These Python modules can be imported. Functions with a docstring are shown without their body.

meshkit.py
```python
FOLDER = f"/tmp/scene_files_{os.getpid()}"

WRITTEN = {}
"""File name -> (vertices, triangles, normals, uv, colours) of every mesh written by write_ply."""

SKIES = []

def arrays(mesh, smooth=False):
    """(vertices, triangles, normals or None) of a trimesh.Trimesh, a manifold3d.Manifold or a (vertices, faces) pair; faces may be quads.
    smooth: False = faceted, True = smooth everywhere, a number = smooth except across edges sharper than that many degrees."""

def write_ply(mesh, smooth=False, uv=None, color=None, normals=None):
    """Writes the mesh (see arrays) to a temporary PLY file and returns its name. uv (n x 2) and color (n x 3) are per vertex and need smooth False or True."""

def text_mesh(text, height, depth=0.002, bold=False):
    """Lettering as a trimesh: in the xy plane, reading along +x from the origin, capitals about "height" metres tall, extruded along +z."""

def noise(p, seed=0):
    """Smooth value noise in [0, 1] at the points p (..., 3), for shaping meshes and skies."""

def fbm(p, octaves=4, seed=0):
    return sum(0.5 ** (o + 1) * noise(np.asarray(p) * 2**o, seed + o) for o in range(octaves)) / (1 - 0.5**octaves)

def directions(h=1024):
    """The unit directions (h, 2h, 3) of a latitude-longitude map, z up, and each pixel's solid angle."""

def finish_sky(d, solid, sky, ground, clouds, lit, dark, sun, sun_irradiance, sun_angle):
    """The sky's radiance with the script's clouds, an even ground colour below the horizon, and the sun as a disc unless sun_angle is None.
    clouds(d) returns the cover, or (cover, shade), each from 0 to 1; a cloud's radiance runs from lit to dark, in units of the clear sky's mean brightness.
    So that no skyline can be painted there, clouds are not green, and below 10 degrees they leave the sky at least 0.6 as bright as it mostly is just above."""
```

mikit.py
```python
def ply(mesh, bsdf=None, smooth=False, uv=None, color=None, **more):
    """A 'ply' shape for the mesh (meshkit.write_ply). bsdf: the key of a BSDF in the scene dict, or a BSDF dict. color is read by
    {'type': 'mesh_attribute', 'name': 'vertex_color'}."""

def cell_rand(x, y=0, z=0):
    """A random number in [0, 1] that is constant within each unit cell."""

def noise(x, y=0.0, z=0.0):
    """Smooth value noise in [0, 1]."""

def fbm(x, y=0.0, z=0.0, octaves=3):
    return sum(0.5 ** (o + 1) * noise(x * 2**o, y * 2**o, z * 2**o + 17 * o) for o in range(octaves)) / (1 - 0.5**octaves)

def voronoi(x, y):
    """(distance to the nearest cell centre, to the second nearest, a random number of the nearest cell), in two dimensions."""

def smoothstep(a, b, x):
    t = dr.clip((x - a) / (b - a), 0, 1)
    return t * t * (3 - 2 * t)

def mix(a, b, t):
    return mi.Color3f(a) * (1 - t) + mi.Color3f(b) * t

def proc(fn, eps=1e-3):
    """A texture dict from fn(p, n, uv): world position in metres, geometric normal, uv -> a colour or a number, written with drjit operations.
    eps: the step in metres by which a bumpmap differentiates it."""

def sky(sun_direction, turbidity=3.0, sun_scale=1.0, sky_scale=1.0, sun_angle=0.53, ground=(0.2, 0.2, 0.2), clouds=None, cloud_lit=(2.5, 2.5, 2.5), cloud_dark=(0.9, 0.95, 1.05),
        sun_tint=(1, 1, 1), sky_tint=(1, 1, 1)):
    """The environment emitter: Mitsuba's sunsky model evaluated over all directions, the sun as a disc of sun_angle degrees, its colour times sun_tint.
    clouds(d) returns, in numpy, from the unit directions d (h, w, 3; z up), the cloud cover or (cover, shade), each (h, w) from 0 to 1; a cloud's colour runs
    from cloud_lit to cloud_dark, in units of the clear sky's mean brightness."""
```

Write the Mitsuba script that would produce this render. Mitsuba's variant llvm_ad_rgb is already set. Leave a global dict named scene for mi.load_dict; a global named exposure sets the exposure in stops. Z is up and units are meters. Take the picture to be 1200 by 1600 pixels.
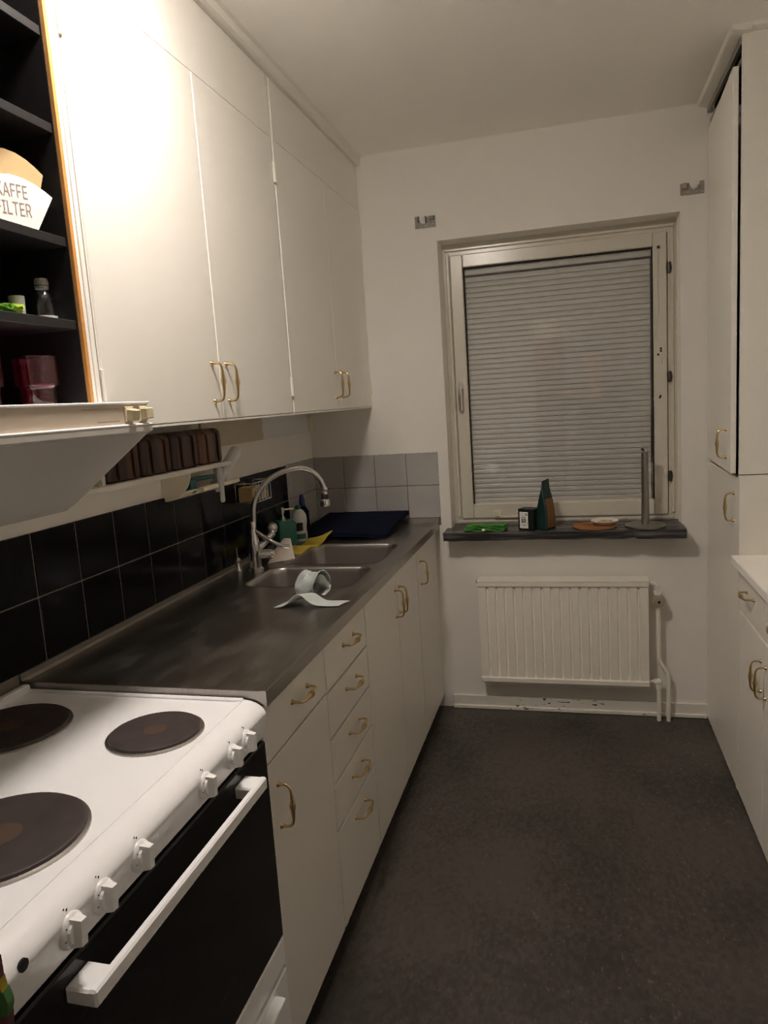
import math, random
import numpy as np, trimesh, mitsuba as mi, mikit
import drjit as dr
from shapely.geometry import Polygon, box as sbox
from shapely.ops import unary_union
from meshkit import text_mesh, noise as mnoise, fbm as mfbm
import manifold3d as m3
T = mi.ScalarTransform4f
random.seed(7); np.random.seed(7)
scene, labels = {}, {}
# ---------------------------------------------------------------- camera, light, exposure
exposure = 2.38
CAM = np.array([1.2067, -3.2645, 1.4613])
yaw, pit, rol, FOC = 0.261238, 0.149899, -0.065706, 1135.253
fw = np.array([-math.sin(yaw)*math.cos(pit), math.cos(yaw)*math.cos(pit), -math.sin(pit)])
r0 = np.array([math.cos(yaw), math.sin(yaw), 0]); u0 = np.cross(r0, fw)
up = np.cross(math.cos(rol)*r0+math.sin(rol)*u0, fw)
scene['camera'] = {'type': 'perspective', 'fov_axis': 'x', 'fov': math.degrees(2*math.atan(600/FOC)),
                   'near_clip': 0.02, 'far_clip': 50.0,
                   'to_world': T().look_at(origin=CAM.tolist(), target=(CAM+fw).tolist(), up=up.tolist())}
LAMP = (0.61, -2.04, 2.482); LAMP_RGB = [29.5, 26.4, 23.4]; HALL_RGB = [3.0, 2.6, 2.2]
H = 2.53          # ceiling
LX, RX, RWALL, REAR = 0.0, 1.742, 2.345, -4.3

# ---------------------------------------------------------------- helpers
def key_of(base, parent=None):
    k = base if parent is None else parent + '__' + base
    if k not in scene and k not in labels: return k
    i = 1
    while f'{k}_{i:03d}' in scene or f'{k}_{i:03d}' in labels: i += 1
    return f'{k}_{i:03d}'
def tag(k, label=None, cat=None, group=None, kind=None):
    d = labels.setdefault(k, {})
    for a, b in (('label', label), ('category', cat), ('group', group), ('kind', kind)):
        if b: d[a] = b
    return k
def thing(base, label, cat, group=None, kind=None):
    return tag(key_of(base), label, cat, group, kind)
def add(base, mesh, mat, parent=None, smooth=False, label=None, cat=None, group=None, kind=None, to=None, **kw):
    k = key_of(base, parent)
    s = dict(mesh) if isinstance(mesh, dict) else mikit.ply(mesh, mat, smooth, **kw)
    if to is not None: s['to_world'] = to
    scene[k] = s
    if label or cat or group or kind: tag(k, label, cat, group, kind)
    return k
cat_ = trimesh.util.concatenate
def bx(x0, x1, y0, y1, z0, z1, c=0.0):
    x0, x1 = sorted((x0, x1)); y0, y1 = sorted((y0, y1)); z0, z1 = sorted((z0, z1))
    c = min(c, .45*(x1-x0), .45*(y1-y0), .45*(z1-z0))
    if c <= 0:
        m = trimesh.creation.box((x1-x0, y1-y0, z1-z0)); m.apply_translation(((x0+x1)/2, (y0+y1)/2, (z0+z1)/2)); return m
    P = []
    for sx in (0, 1):
        for sy in (0, 1):
            for sz in (0, 1):
                X, Y, Z = (x0, x1)[sx], (y0, y1)[sy], (z0, z1)[sz]
                dx, dy, dz = c*(1-2*sx), c*(1-2*sy), c*(1-2*sz)
                P += [(X, Y+dy, Z+dz), (X+dx, Y, Z+dz), (X+dx, Y+dy, Z)]
    return trimesh.convex.convex_hull(np.array(P))
def hullp(P): return trimesh.convex.convex_hull(np.array(P, float))
def lathe(prof, n=32, at=(0, 0, 0), axis='z'):
    m = trimesh.creation.revolve(np.array(prof, float), sections=n)
    if axis == 'x': m.apply_transform(trimesh.transformations.rotation_matrix(math.pi/2, (0, 1, 0)))
    if axis == 'y': m.apply_transform(trimesh.transformations.rotation_matrix(-math.pi/2, (1, 0, 0)))
    if axis == '-y': m.apply_transform(trimesh.transformations.rotation_matrix(math.pi/2, (1, 0, 0)))
    m.apply_translation(at); return m
def tube(P, R, n=10):
    P = np.array(P, float); k = len(P); R = np.broadcast_to(R, k)
    t = np.gradient(P, axis=0); t /= np.linalg.norm(t, axis=1, keepdims=True)
    a = np.cross(t[0], [0, 0, 1]);
    if np.linalg.norm(a) < .1: a = np.cross(t[0], [1, 0, 0])
    a /= np.linalg.norm(a); V = []; th = np.arange(n)*2*math.pi/n
    for i in range(k):
        a = a - t[i]*np.dot(a, t[i]); a /= np.linalg.norm(a); b = np.cross(t[i], a)
        V.append(P[i] + R[i]*(np.cos(th)[:, None]*a + np.sin(th)[:, None]*b))
    V = np.vstack(V + [P[:1], P[-1:]]); F = []
    for i in range(k-1):
        for j in range(n):
            q = (j+1) % n; A, B, C, D = i*n+j, i*n+q, (i+1)*n+q, (i+1)*n+j
            F += [(A, B, C), (A, C, D)]
    for j in range(n):
        q = (j+1) % n; F += [(k*n, q, j), (k*n+1, (k-1)*n+j, (k-1)*n+q)]
    m = trimesh.Trimesh(V, F, process=False)
    if m.volume < 0: m.invert()
    return m
def spline(P, n=8):
    P = np.array(P, float); Q = np.vstack([2*P[0]-P[1], P, 2*P[-1]-P[-2]]); out = []
    for i in range(1, len(Q)-2):
        for s in np.arange(n)/n:
            a, b, c, d = Q[i-1:i+3]
            out.append(.5*((2*b)+(c-a)*s+(2*a-5*b+4*c-d)*s*s+(3*b-a-3*c+d)*s**3))
    return np.array(out+[P[-1]])
def prism(poly, h, axis='z', at=(0, 0, 0)):
    """axis z: (a,b)->(x,y); axis y: (a,b)->(x,z) running to +y; axis x: (a,b)->(y,z) running to +x"""
    m = trimesh.creation.extrude_polygon(poly if hasattr(poly, 'exterior') else Polygon(poly), h, engine='earcut')
    v = m.vertices.copy()
    if axis == 'y': m.vertices = np.c_[v[:, 0], v[:, 2], v[:, 1]]; m.invert()
    if axis == 'x': m.vertices = np.c_[v[:, 2], v[:, 0], v[:, 1]]
    m.apply_translation(at); return m
def rrect(x0, x1, y0, y1, r, n=6):
    P = []
    for cx, cy, a0 in ((x1-r, y1-r, 0), (x0+r, y1-r, 90), (x0+r, y0+r, 180), (x1-r, y0+r, 270)):
        for i in range(n+1):
            a = math.radians(a0+90*i/n); P.append((cx+r*math.cos(a), cy+r*math.sin(a)))
    return P
def loft(rings, cap0=True, cap1=True):
    n = len(rings[0]); V = np.vstack(rings); F = []
    for i in range(len(rings)-1):
        for j in range(n):
            q = (j+1) % n; F += [(i*n+j, i*n+q, (i+1)*n+q), (i*n+j, (i+1)*n+q, (i+1)*n+j)]
    if cap0: V = np.vstack([V, np.mean(rings[0], 0)]); F += [(len(V)-1, (j+1) % n, j) for j in range(n)]
    if cap1:
        V = np.vstack([V, np.mean(rings[-1], 0)]); o = (len(rings)-1)*n; F += [(len(V)-1, o+j, o+(j+1) % n) for j in range(n)]
    return trimesh.Trimesh(V, F, process=False)
def move(m, at=(0, 0, 0), rz=0, rx=0, ry=0):
    m = m.copy()
    for a, ax in ((rx, (1, 0, 0)), (ry, (0, 1, 0)), (rz, (0, 0, 1))):
        if a: m.apply_transform(trimesh.transformations.rotation_matrix(math.radians(a), ax))
    m.apply_translation(at); return m
def sheet(f, nu, nv, th=0.002):
    """thickened sheet from f(u,v)->point on [0,1]^2"""
    u, v = np.meshgrid(np.linspace(0, 1, nu), np.linspace(0, 1, nv), indexing='ij')
    P = np.array([f(a, b) for a, b in zip(u.ravel(), v.ravel())], float)
    I = np.arange(nu*nv).reshape(nu, nv); F = []
    for i in range(nu-1):
        for j in range(nv-1): F += [(I[i, j], I[i+1, j], I[i+1, j+1]), (I[i, j], I[i+1, j+1], I[i, j+1])]
    m = trimesh.Trimesh(P, F, process=False); N = m.vertex_normals; o = len(P); F = np.array(F)
    G = [F, F[:, ::-1]+o]; rim = list(I[:, 0])+list(I[-1, 1:])+list(I[-2::-1, -1])+list(I[0, -2:0:-1])
    side = []
    for a, b in zip(rim, rim[1:]+rim[:1]): side += [(a, a+o, b+o), (a, b+o, b)]
    r = trimesh.Trimesh(np.vstack([P+N*th/2, P-N*th/2]), np.vstack(G+[np.array(side)]), process=False)
    if r.volume < 0: r.invert()
    return r

# ---------------------------------------------------------------- materials
def rgb(*c): return {'type': 'rgb', 'value': list(c)}
def pr(name, col, rough=.5, metal=0.0, spec=.5, two=True, **kw):
    d = {'type': 'principled', 'base_color': rgb(*col) if isinstance(col, tuple) else col, 'roughness': rough, 'metallic': metal, 'specular': spec, **kw}
    scene[name] = {'type': 'twosided', 'b': d} if two else d
    return name
def C(v): return mi.Color3f(*v)
def wall_fn(p, n, uv):
    f = mikit.fbm(p.x*3+7, p.y*3, p.z*3)
    return mikit.mix((.745, .72, .675), (.78, .755, .71), f)
def floor_fn(p, n, uv):
    a = mikit.fbm(p.x*4.1, p.y*3.3, 0.0, octaves=3); b = mikit.fbm(p.x*90, p.y*60, 3.0, octaves=3)
    c = mikit.smoothstep(.70, .86, mikit.fbm(p.x*95+40, p.y*60, 1.0, octaves=3))*mikit.smoothstep(.2, .8, mikit.noise(p.x*2.5+3, p.y*2.0, 5.0))
    col = mikit.mix((.036, .031, .028), (.068, .059, .053), mikit.smoothstep(.25, .75, .6*a+.4*b))
    return mikit.mix(col, (.15, .132, .112), c*.45)
def steel_fn(p, n, uv):
    f = mikit.fbm(p.x*260, p.y*4, p.z*50, octaves=2)*.5+mikit.fbm(p.x*9, p.y*5, p.z*5)*.5
    return mikit.mix((.31, .285, .265), (.43, .40, .375), f)
def steel_rough(p, n, uv):
    return .24+.16*mikit.smoothstep(.35, .75, mikit.fbm(p.x*11+3, p.y*6, p.z*4))+.06*mikit.noise(p.x*300, p.y*6, 0)
def slate_fn(p, n, uv):
    f = mikit.fbm(p.x*6+p.y*14, p.y*30, p.z*60, octaves=4)
    return mikit.mix((.030, .029, .033), (.14, .13, .135), mikit.smoothstep(.42, .78, f))
def jar_fn(p, n, uv):
    f = mikit.fbm(p.y*22, p.z*3, p.x*5, octaves=2)
    return mikit.mix((.028, .010, .005), (.115, .048, .020), mikit.smoothstep(.38, .78, f))
def iron_fn(p, n, uv):
    f = mikit.fbm(p.x*25, p.y*25, 0.0)
    return mikit.mix((.030, .021, .021), (.052, .040, .040), f)
def tile_fn(p, n, uv):
    f = mikit.fbm(p.x*9, p.y*9, p.z*9)
    return mikit.mix((.34, .335, .325), (.40, .395, .385), f)
def frontfn(p, n, uv):
    f = mikit.fbm(p.x*4, p.y*5+11, p.z*4)
    return mikit.mix((.69, .668, .615), (.725, .70, .65), f)
def cork_fn(p, n, uv):
    return mikit.mix((.20, .085, .035), (.33, .16, .075), mikit.fbm(p.x*140, p.y*140, p.z*140))
def board_fn(p, n, uv):
    s = mikit.smoothstep(-.006, .006, p.y+.555+.02*mikit.noise(p.z*90, 0, 0))
    return mikit.mix((.50, .44, .36), (.70, .70, .70), s)
pr('wall_paint', mikit.proc(wall_fn), .75, spec=.25)
pr('ceiling_paint', (.83, .81, .765), .9, spec=.1)
pr('floor_lino', mikit.proc(floor_fn), .42, spec=.35)
pr('front_paint', mikit.proc(frontfn), .36, spec=.45)
pr('white_paint', (.70, .675, .615), .4, spec=.4)
pr('gloss_white', (.76, .74, .69), .25, spec=.5)
pr('sash_paint', (.62, .585, .50), .24, spec=.55)
pr('black_tile', (.003, .003, .0045), .14, spec=.16)
pr('grout_dark', (.20, .18, .155), .85, spec=.2)
pr('grey_tile', mikit.proc(tile_fn), .28, spec=.45)
pr('grout_grey', (.17, .145, .12), .85, spec=.2)
pr('steel', mikit.proc(steel_fn), mikit.proc(steel_rough), 1.0)
pr('bowl_steel', (.46, .43, .41), .34, 1.0)
pr('chrome', (.72, .71, .70), .09, 1.0)
pr('dull_metal', (.42, .40, .37), .35, 1.0)
pr('dark_metal', (.10, .09, .08), .4, 1.0)
pr('brass', (.66, .50, .27), .22, 1.0)
pr('enamel', (.80, .80, .82), .16, spec=.5, clearcoat=.5)
pr('knob_white', (.78, .78, .79), .3, spec=.5)
pr('iron', mikit.proc(iron_fn), .42, spec=.5)
pr('iron_centre', (.065, .040, .028), .5, spec=.4)
pr('oven_glass', (.006, .006, .007), .08, spec=.4)
pr('black', (.012, .012, .013), .5, spec=.3)
pr('shelf_black', (.014, .013, .014), .45, spec=.35)
pr('dark_gap', (.02, .018, .016), .9, spec=.1)
pr('wood_edge', (.52, .25, .075), .55, spec=.3)
pr('hood_grey', (.47, .45, .42), .35, spec=.4)
pr('hood_tan', (.56, .47, .38), .35, spec=.4)
pr('cream', (.72, .66, .52), .45, spec=.4)
pr('cream_knob', (.62, .54, .36), .4, spec=.4)
pr('plastic_white', (.72, .72, .72), .35, spec=.5)
pr('plastic_grey', (.50, .50, .50), .4, spec=.4)
pr('jar_brown', mikit.proc(jar_fn), .28, spec=.4)
pr('teal', (.02, .12, .12), .4, spec=.5)
pr('soap_green', (.03, .17, .135), .25, spec=.5)
pr('green_dark', (.02, .20, .05), .4, spec=.4)
pr('navy_cloth', (.0045, .0065, .018), .9, spec=.1)
pr('blue', (.008, .012, .12), .35, spec=.5)
pr('yellow_cloth', (.44, .33, .05), .85, spec=.15)
pr('green_cloth', (.075, .25, .05), .85, spec=.15)
pr('sponge', (.46, .33, .16), .95, spec=.1)
pr('sponge_pale', (.42, .37, .30), .95, spec=.1)
pr('pack_grey', (.40, .43, .42), .3, spec=.6)
pr('card_pink', (.62, .55, .50), .6, spec=.2)
pr('slate', mikit.proc(slate_fn), .35, spec=.45)
pr('cork', mikit.proc(cork_fn), .9, spec=.1)
pr('bowl_white', (.75, .73, .68), .25, spec=.5)
pr('crumb', (.55, .40, .24), .8, spec=.2)
pr('box_black', (.010, .011, .010), .35, spec=.4)
pr('paper', (.78, .77, .74), .7, spec=.2)
pr('ink', (.02, .02, .02), .7, spec=.2)
pr('print_grey', (.30, .24, .21), .8, spec=.1)
pr('bag_teal', (.006, .028, .026), .3, spec=.5)
pr('bag_print', (.16, .075, .03), .35, spec=.4)
pr('filter_paper', (.50, .36, .19), .9, spec=.1)
pr('lime', (.36, .50, .05), .35, spec=.5)
pr('leaf_green', (.06, .20, .02), .4, spec=.4)
pr('salt', (.75, .75, .78), .9, spec=.1)
pr('radiator_paint', (.80, .765, .69), .35, spec=.45)
pr('bracket_grey', (.30, .28, .25), .6, spec=.3)
pr('valve_grey', (.34, .30, .23), .5, spec=.4)
pr('slat_paint', (.53, .52, .49), .4, spec=.35)
pr('board_paint', mikit.proc(board_fn), .6, spec=.3)
def chip_fn(p, n, uv):
    c = mikit.smoothstep(.74, .78, mikit.fbm(p.x*46, p.z*150, 2.0, octaves=2))*mikit.smoothstep(.52, .60, mikit.noise(p.x*7.3+2, p.z*20, 0))
    return mikit.mix((.74, .715, .65), (.10, .065, .04), c)
pr('chipped_paint', mikit.proc(chip_fn), .3, spec=.45)
pr('rubber', (.02, .02, .02), .7, spec=.2)
pr('worktop_white', (.80, .78, .74), .3, spec=.45)
pr('door_red', (.20, .085, .055), .5, spec=.4)
pr('curtain', (.62, .60, .62), .9, spec=.1)
pr('towel_brown', (.10, .045, .05), .9, spec=.1)
pr('towel_ochre', (.22, .16, .02), .9, spec=.1)
pr('towel_green', (.05, .12, .04), .9, spec=.1)
scene['clear_glass'] = {'type': 'thindielectric', 'int_ior': 1.8}
scene['jar_glass'] = {'type': 'thindielectric', 'int_ior': 1.5, 'specular_transmittance': rgb(.86, .88, .88)}
scene['pink_glass'] = {'type': 'thindielectric', 'int_ior': 1.55, 'specular_transmittance': rgb(.86, .36, .52)}

# ---------------------------------------------------------------- shared hardware
def handle_mesh(L=.096, proj=.030):
    h = L/2; pts = [(-h, 0, 0), (-h, 0, proj*.55), (-h+.004, 0, proj*.82), (-h+.014, 0, proj*.97), (-.02, 0, proj), (0, 0, proj), (.02, 0, proj), (h-.014, 0, proj*.97), (h-.004, 0, proj*.82), (h, 0, proj*.55), (h, 0, 0)]
    P = spline(pts, 4); R = []
    for p in P:
        R.append(.0032 + .0026*math.exp(-((p[0])/.02)**2)*(p[2] > proj*.8))
    parts = [tube(P, R, 8)]
    for s in (-h, h): parts.append(lathe([(0, 0), (.0065, 0), (.0065, .0025), (.0042, .006), (0, .006)], 12, (s, 0, 0)))
    for d in (-.004, 0, .004): parts.append(lathe([(0, -.0012), (.0072, -.0012), (.0072, .0012), (0, .0012)], 12, (d, 0, proj), 'x'))
    return cat_(parts)
HANDLE = mikit.ply(handle_mesh(), 'brass', 40)
def handle(parent, x, y, z, vertical, face=1):
    """face +1: front looks to +X; -1: to -X"""
    if vertical: R = [[0, 0, 1], [0, 1, 0], [-1, 0, 0]]
    else: R = [[0, 0, 1], [1, 0, 0], [0, 1, 0]]
    R = np.array(R, float)
    if face < 0: R = np.diag([-1, -1, 1])@R
    M = np.eye(4); M[:3, :3] = R; M[:3, 3] = (x, y, z)
    add('handle', HANDLE, None, parent, to=T(M.tolist()), label='brass bow handle')

# ---------------------------------------------------------------- the room shell
WL, WR, WT, WB = .652, 1.640, 2.137, .868
add('floor', bx(-.1, 2.6, REAR-1.8, .1, -.05, 0), 'floor_lino', label='dark mottled linoleum kitchen floor', cat='floor', kind='structure')
add('ceiling', bx(-.1, 2.6, REAR-1.8, .1, H, H+.05), 'ceiling_paint', label='plain off-white kitchen ceiling', cat='ceiling', kind='structure')
wl = add('wall_left', bx(-.12, 0, REAR-1.8, .3, 0, H), 'wall_paint', label='off-white left wall with a band of black tiles', cat='wall', kind='structure')
p = sbox(-.12, 0, 2.47, H).difference(sbox(WL, WB-.05, WR, WT))
wb = add('wall_back', prism(p, .30, 'y', (0, 0, 0)), 'wall_paint', label='off-white back wall with the window and grey tiles', cat='wall', kind='structure')
add('wall_right', bx(RWALL, 2.47, REAR-1.8, 0, 0, H), 'wall_paint', label='off-white right wall behind the cabinets', cat='wall', kind='structure')
p = sbox(0, 0, RWALL, H).difference(sbox(.83, -.1, 1.72, 2.20))
add('wall_rear', prism(p, .10, 'y', (0, REAR-.10, 0)), 'wall_paint', label='off-white rear wall with an open doorway', cat='wall', kind='structure')
add('wall_hall', bx(0, RWALL, REAR-1.8, REAR-1.7, 0, H), 'wall_paint', label='end wall of the hallway beyond the doorway', cat='wall', kind='structure')
add('baseboard_back', cat_([bx(.62, RX, -.012, 0, .016, .064, .002), bx(.62, RX, -.020, 0, 0, .018, .003)]), 'chipped_paint', label='white painted baseboard with a quarter strip under the radiator', cat='baseboard', kind='structure')
add('trim_1', prism([(0, 2.490), (.322, 2.490), (.330, 2.498), (.330, 2.522), (.338, 2.53), (0, 2.53)], 2.6, 'y', (0, -2.6, 0)), 'white_paint', label='white cornice strip along the top of the wall cabinets', cat='cornice', kind='structure')

# tiles: black on the left wall, grey at the corner, grey on the back wall
TZ0, TZ1, TP = .905, 1.2185, .1551
blk = mikit.ply(bx(0, .006, -.0758, .0758, -.0742, .0742, .002), 'black_tile')
gl_ = [mikit.ply(bx(0, .006, -.0742, .0742, -.0742, .0742, .002), 'grey_tile')]
add('grout', bx(0, .0035, -2.98, -.355, TZ0-.2, TZ1), 'grout_dark', wl)
for r in range(3):
    z = 1.1440-r*.1515
    for i in range(18):
        y = -.808+TP*(2-i)+TP/2
        if y+.0758 > -.355:
            y0 = y-.0758
            if y0 < -.36: add('tile', bx(0, .006, y0, -.355, z-.0742, z+.0742, .002), 'black_tile', wl)
            continue
        if r == 2 and y > -1.98-.08: continue
        add('tile', blk, None, wl, to=T().translate([0, y, z]))
add('grout', bx(0, .003, -.355, 0, TZ0-.02, 1.221), 'grout_grey', wl)
add('grout', bx(0, .604, -.003, 0, TZ0-.02, 1.221), 'grout_grey', wb)
for r in range(2):
    z = 1.146-r*.1515
    for i in range(3):
        y1 = -.003-.1515*i; y0 = max(y1-.1490, -.354)
        add('tile', bx(0, .006, y0, y1, z-.0745, z+.0745, .002), 'grey_tile', wl)
    for i in range(4):
        x0 = .001+.1515*i+(.006 if i == 0 else 0)
        add('tile', bx(x0, .0015+.1515*i+.1485, -.006, 0, z-.0745, z+.0745, .002), 'grey_tile', wb)

# ---------------------------------------------------------------- window
w = thing('window_1', 'white wooden window with a single sash in the back wall', 'window', kind='structure')
FY = .113; D = .038
fr = sbox(WL, WB, WR, WT).difference(sbox(.684, .896, 1.604, 2.086))
add('frame', cat_([prism(fr, .08, 'y', (0, FY, 0)), bx(.662, 1.63, FY-.012, FY, 2.105, 2.118, .003), bx(.668, .682, FY-.010, FY, .90, 2.10, .003), bx(1.612, 1.628, FY-.010, FY, .90, 2.10, .003), bx(.665, 1.625, FY-.006, FY, .872, .885, .002)]), 'sash_paint', w)
SL, SR, SB, ST = .687, 1.600, .892, 2.088
GL, GR, GB, GT = .7425, 1.5445, .961, 2.031
SY = .100
add('sash', bx(SL, GL, SY, .158, SB, ST, .004), 'sash_paint', w)
add('sash', bx(GR, SR, SY, .158, SB, ST, .004), 'sash_paint', w)
add('sash', bx(GL+.001, GR-.001, SY, .158, GT, ST, .004), 'sash_paint', w)
add('sash', bx(GL+.001, GR-.001, SY, .158, SB, GB, .004), 'sash_paint', w)
add('glazing_bead', cat_([bx(GL, GL+.004, SY+.006, .128, GB, GT), bx(GR-.004, GR, SY+.006, .128, GB, GT), bx(GL, GR, SY+.006, .128, GT-.005, GT)]), 'rubber', w)
def pane(y):
    return trimesh.Trimesh([(GL, y, GB), (GR, y, GB), (GR, y, GT), (GL, y, GT)], [(0, 1, 2), (0, 2, 3)], process=False)
add('pane', pane(.120), 'clear_glass', w)
add('pane', pane(.188), 'clear_glass', w)
add('lever_handle', cat_([hullp([(x, SY-d, z) for d in (0, .004) for (x, z) in ((.700, 1.43), (.722, 1.43), (.724, 1.512), (.718, 1.530), (.704, 1.530), (.698, 1.512))]),
     lathe([(0, 0), (.008, 0), (.008, .022), (0, .022)], 14, (.711, SY, 1.495), '-y'),
     tube(spline([(.711, SY-.024, 1.50), (.711, SY-.027, 1.475), (.710, SY-.025, 1.44), (.710, SY-.022, 1.40)], 5), [.008]*3+[.0105]*9+[.0095]*4, 10)]), 'chrome', w, smooth=35, label='chrome lever handle')
for z in (1.94, 1.49, 1.062):
    add('hinge', cat_([lathe([(0, -.024), (.0075, -.022), (.0085, 0), (.0075, .022), (0, .024)], 12, (1.6085, SY-.001, z)), bx(1.602, 1.6165, SY-.004, SY+.003, z-.02, z+.02, .001), lathe([(0, -.008), (.0105, -.008), (.0105, .008), (0, .008)], 12, (1.6085, SY-.001, z))]), 'dark_metal', w, smooth=35, label='dark metal window hinge')
add('vent_latch', cat_([bx(.838, .872, SY-.012, SY, .896, .930, .002), lathe([(0, 0), (.006, 0), (.006, .012), (0, .012)], 10, (.848, SY-.012, .922), '-y'), bx(.846, .862, SY-.02, SY-.01, .905, .912, .001), bx(.862, .965, SY-.010, SY-.004, .894, .904, .002)]), 'cream', w, label='cream window latch with its rod')
add('cord_knob', lathe([(0, 0), (.005, 0), (.006, .012), (.003, .016), (0, .016)], 10, (1.566, SY, 2.025), '-y'), 'dark_metal', w)
add('blind_cord', tube(spline([(1.566, SY-.008, 2.022), (1.563, SY-.004, 1.9), (1.566, SY-.004, 1.78), (1.558, SY-.004, 1.70), (1.551, SY-.004, 1.668), (1.559, SY-.004, 1.655), (1.561, SY-.004, 1.64)], 6), .0011, 6), 'plastic_grey', w)
add('cord_cleat', bx(1.570, 1.578, SY-.008, SY, 1.54, 1.572, .003), 'plastic_white', w)
add('screw_hole', cat_([lathe([(0, 0), (.0045, 0), (.0045, .0015), (0, .0015)], 10, (x, SY, z), '-y') for x, z in ((1.574, 1.61), (1.574, 1.60), (1.563, 1.585), (1.571, 1.410), (1.568, 1.404))]), 'dark_gap', w)
def sill_mesh():
    n = 60; P = [] ; xs = np.linspace(.632, 1.644, n); V = []; rng = np.random.RandomState(3)
    for i, x in enumerate(xs):
        ch = .012*max(0, mnoise([[x*18, 0, 0]])[0]-.35)+.006*rng.rand()*.6
        lo = .829+.010*max(0, mnoise([[x*11+5, 2, 0]])[0]-.4)
        if x > 1.45: ch *= .2; lo = .829
        yb = .113 if WL+.001 < x < WR-.001 else 0.0
        V.append([(x, yb, .868), (x, -.124, .868), (x, -.130, .864), (x, -.130+ch*.6, .850), (x, -.126+ch*1.6, lo), (x, yb, lo)])
    return loft([np.array(v) for v in V])
sm = sill_mesh(); sm.fix_normals()
add('sill', sm, 'slate', w, label='dark slate window sill with a chipped front edge')
b = thing('venetian_blind', 'grey venetian blind with closed slats behind the window pane', 'blind')
add('headrail', bx(GL+.004, GR-.004, D+.095, D+.118, GT-.030, GT-.004, .002), 'slat_paint', b)
NS = 45; sp = (GT-.034-GB-.004)/NS
def slat_mesh(x0, x1):
    Y = [(-.0095, -.0012), (-.005, .0004), (0, .001), (.005, .0004), (.0095, -.0012)]
    a = math.radians(77); R = np.array([[math.cos(a), -math.sin(a)], [math.sin(a), math.cos(a)]])
    out = []
    for x in (x0, x1):
        top = [R@np.array([q[0]*1.205, q[1]+.0003]) for q in Y]; bot = [R@np.array([q[0]*1.205, q[1]-.0003]) for q in Y[::-1]]
        out.append(np.array([(x, t[0], t[1]) for t in top+bot]))
    m = loft(out)
    m.fix_normals(); return m
slat = mikit.ply(slat_mesh(GL+.004, GR-.007), 'slat_paint')
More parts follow.
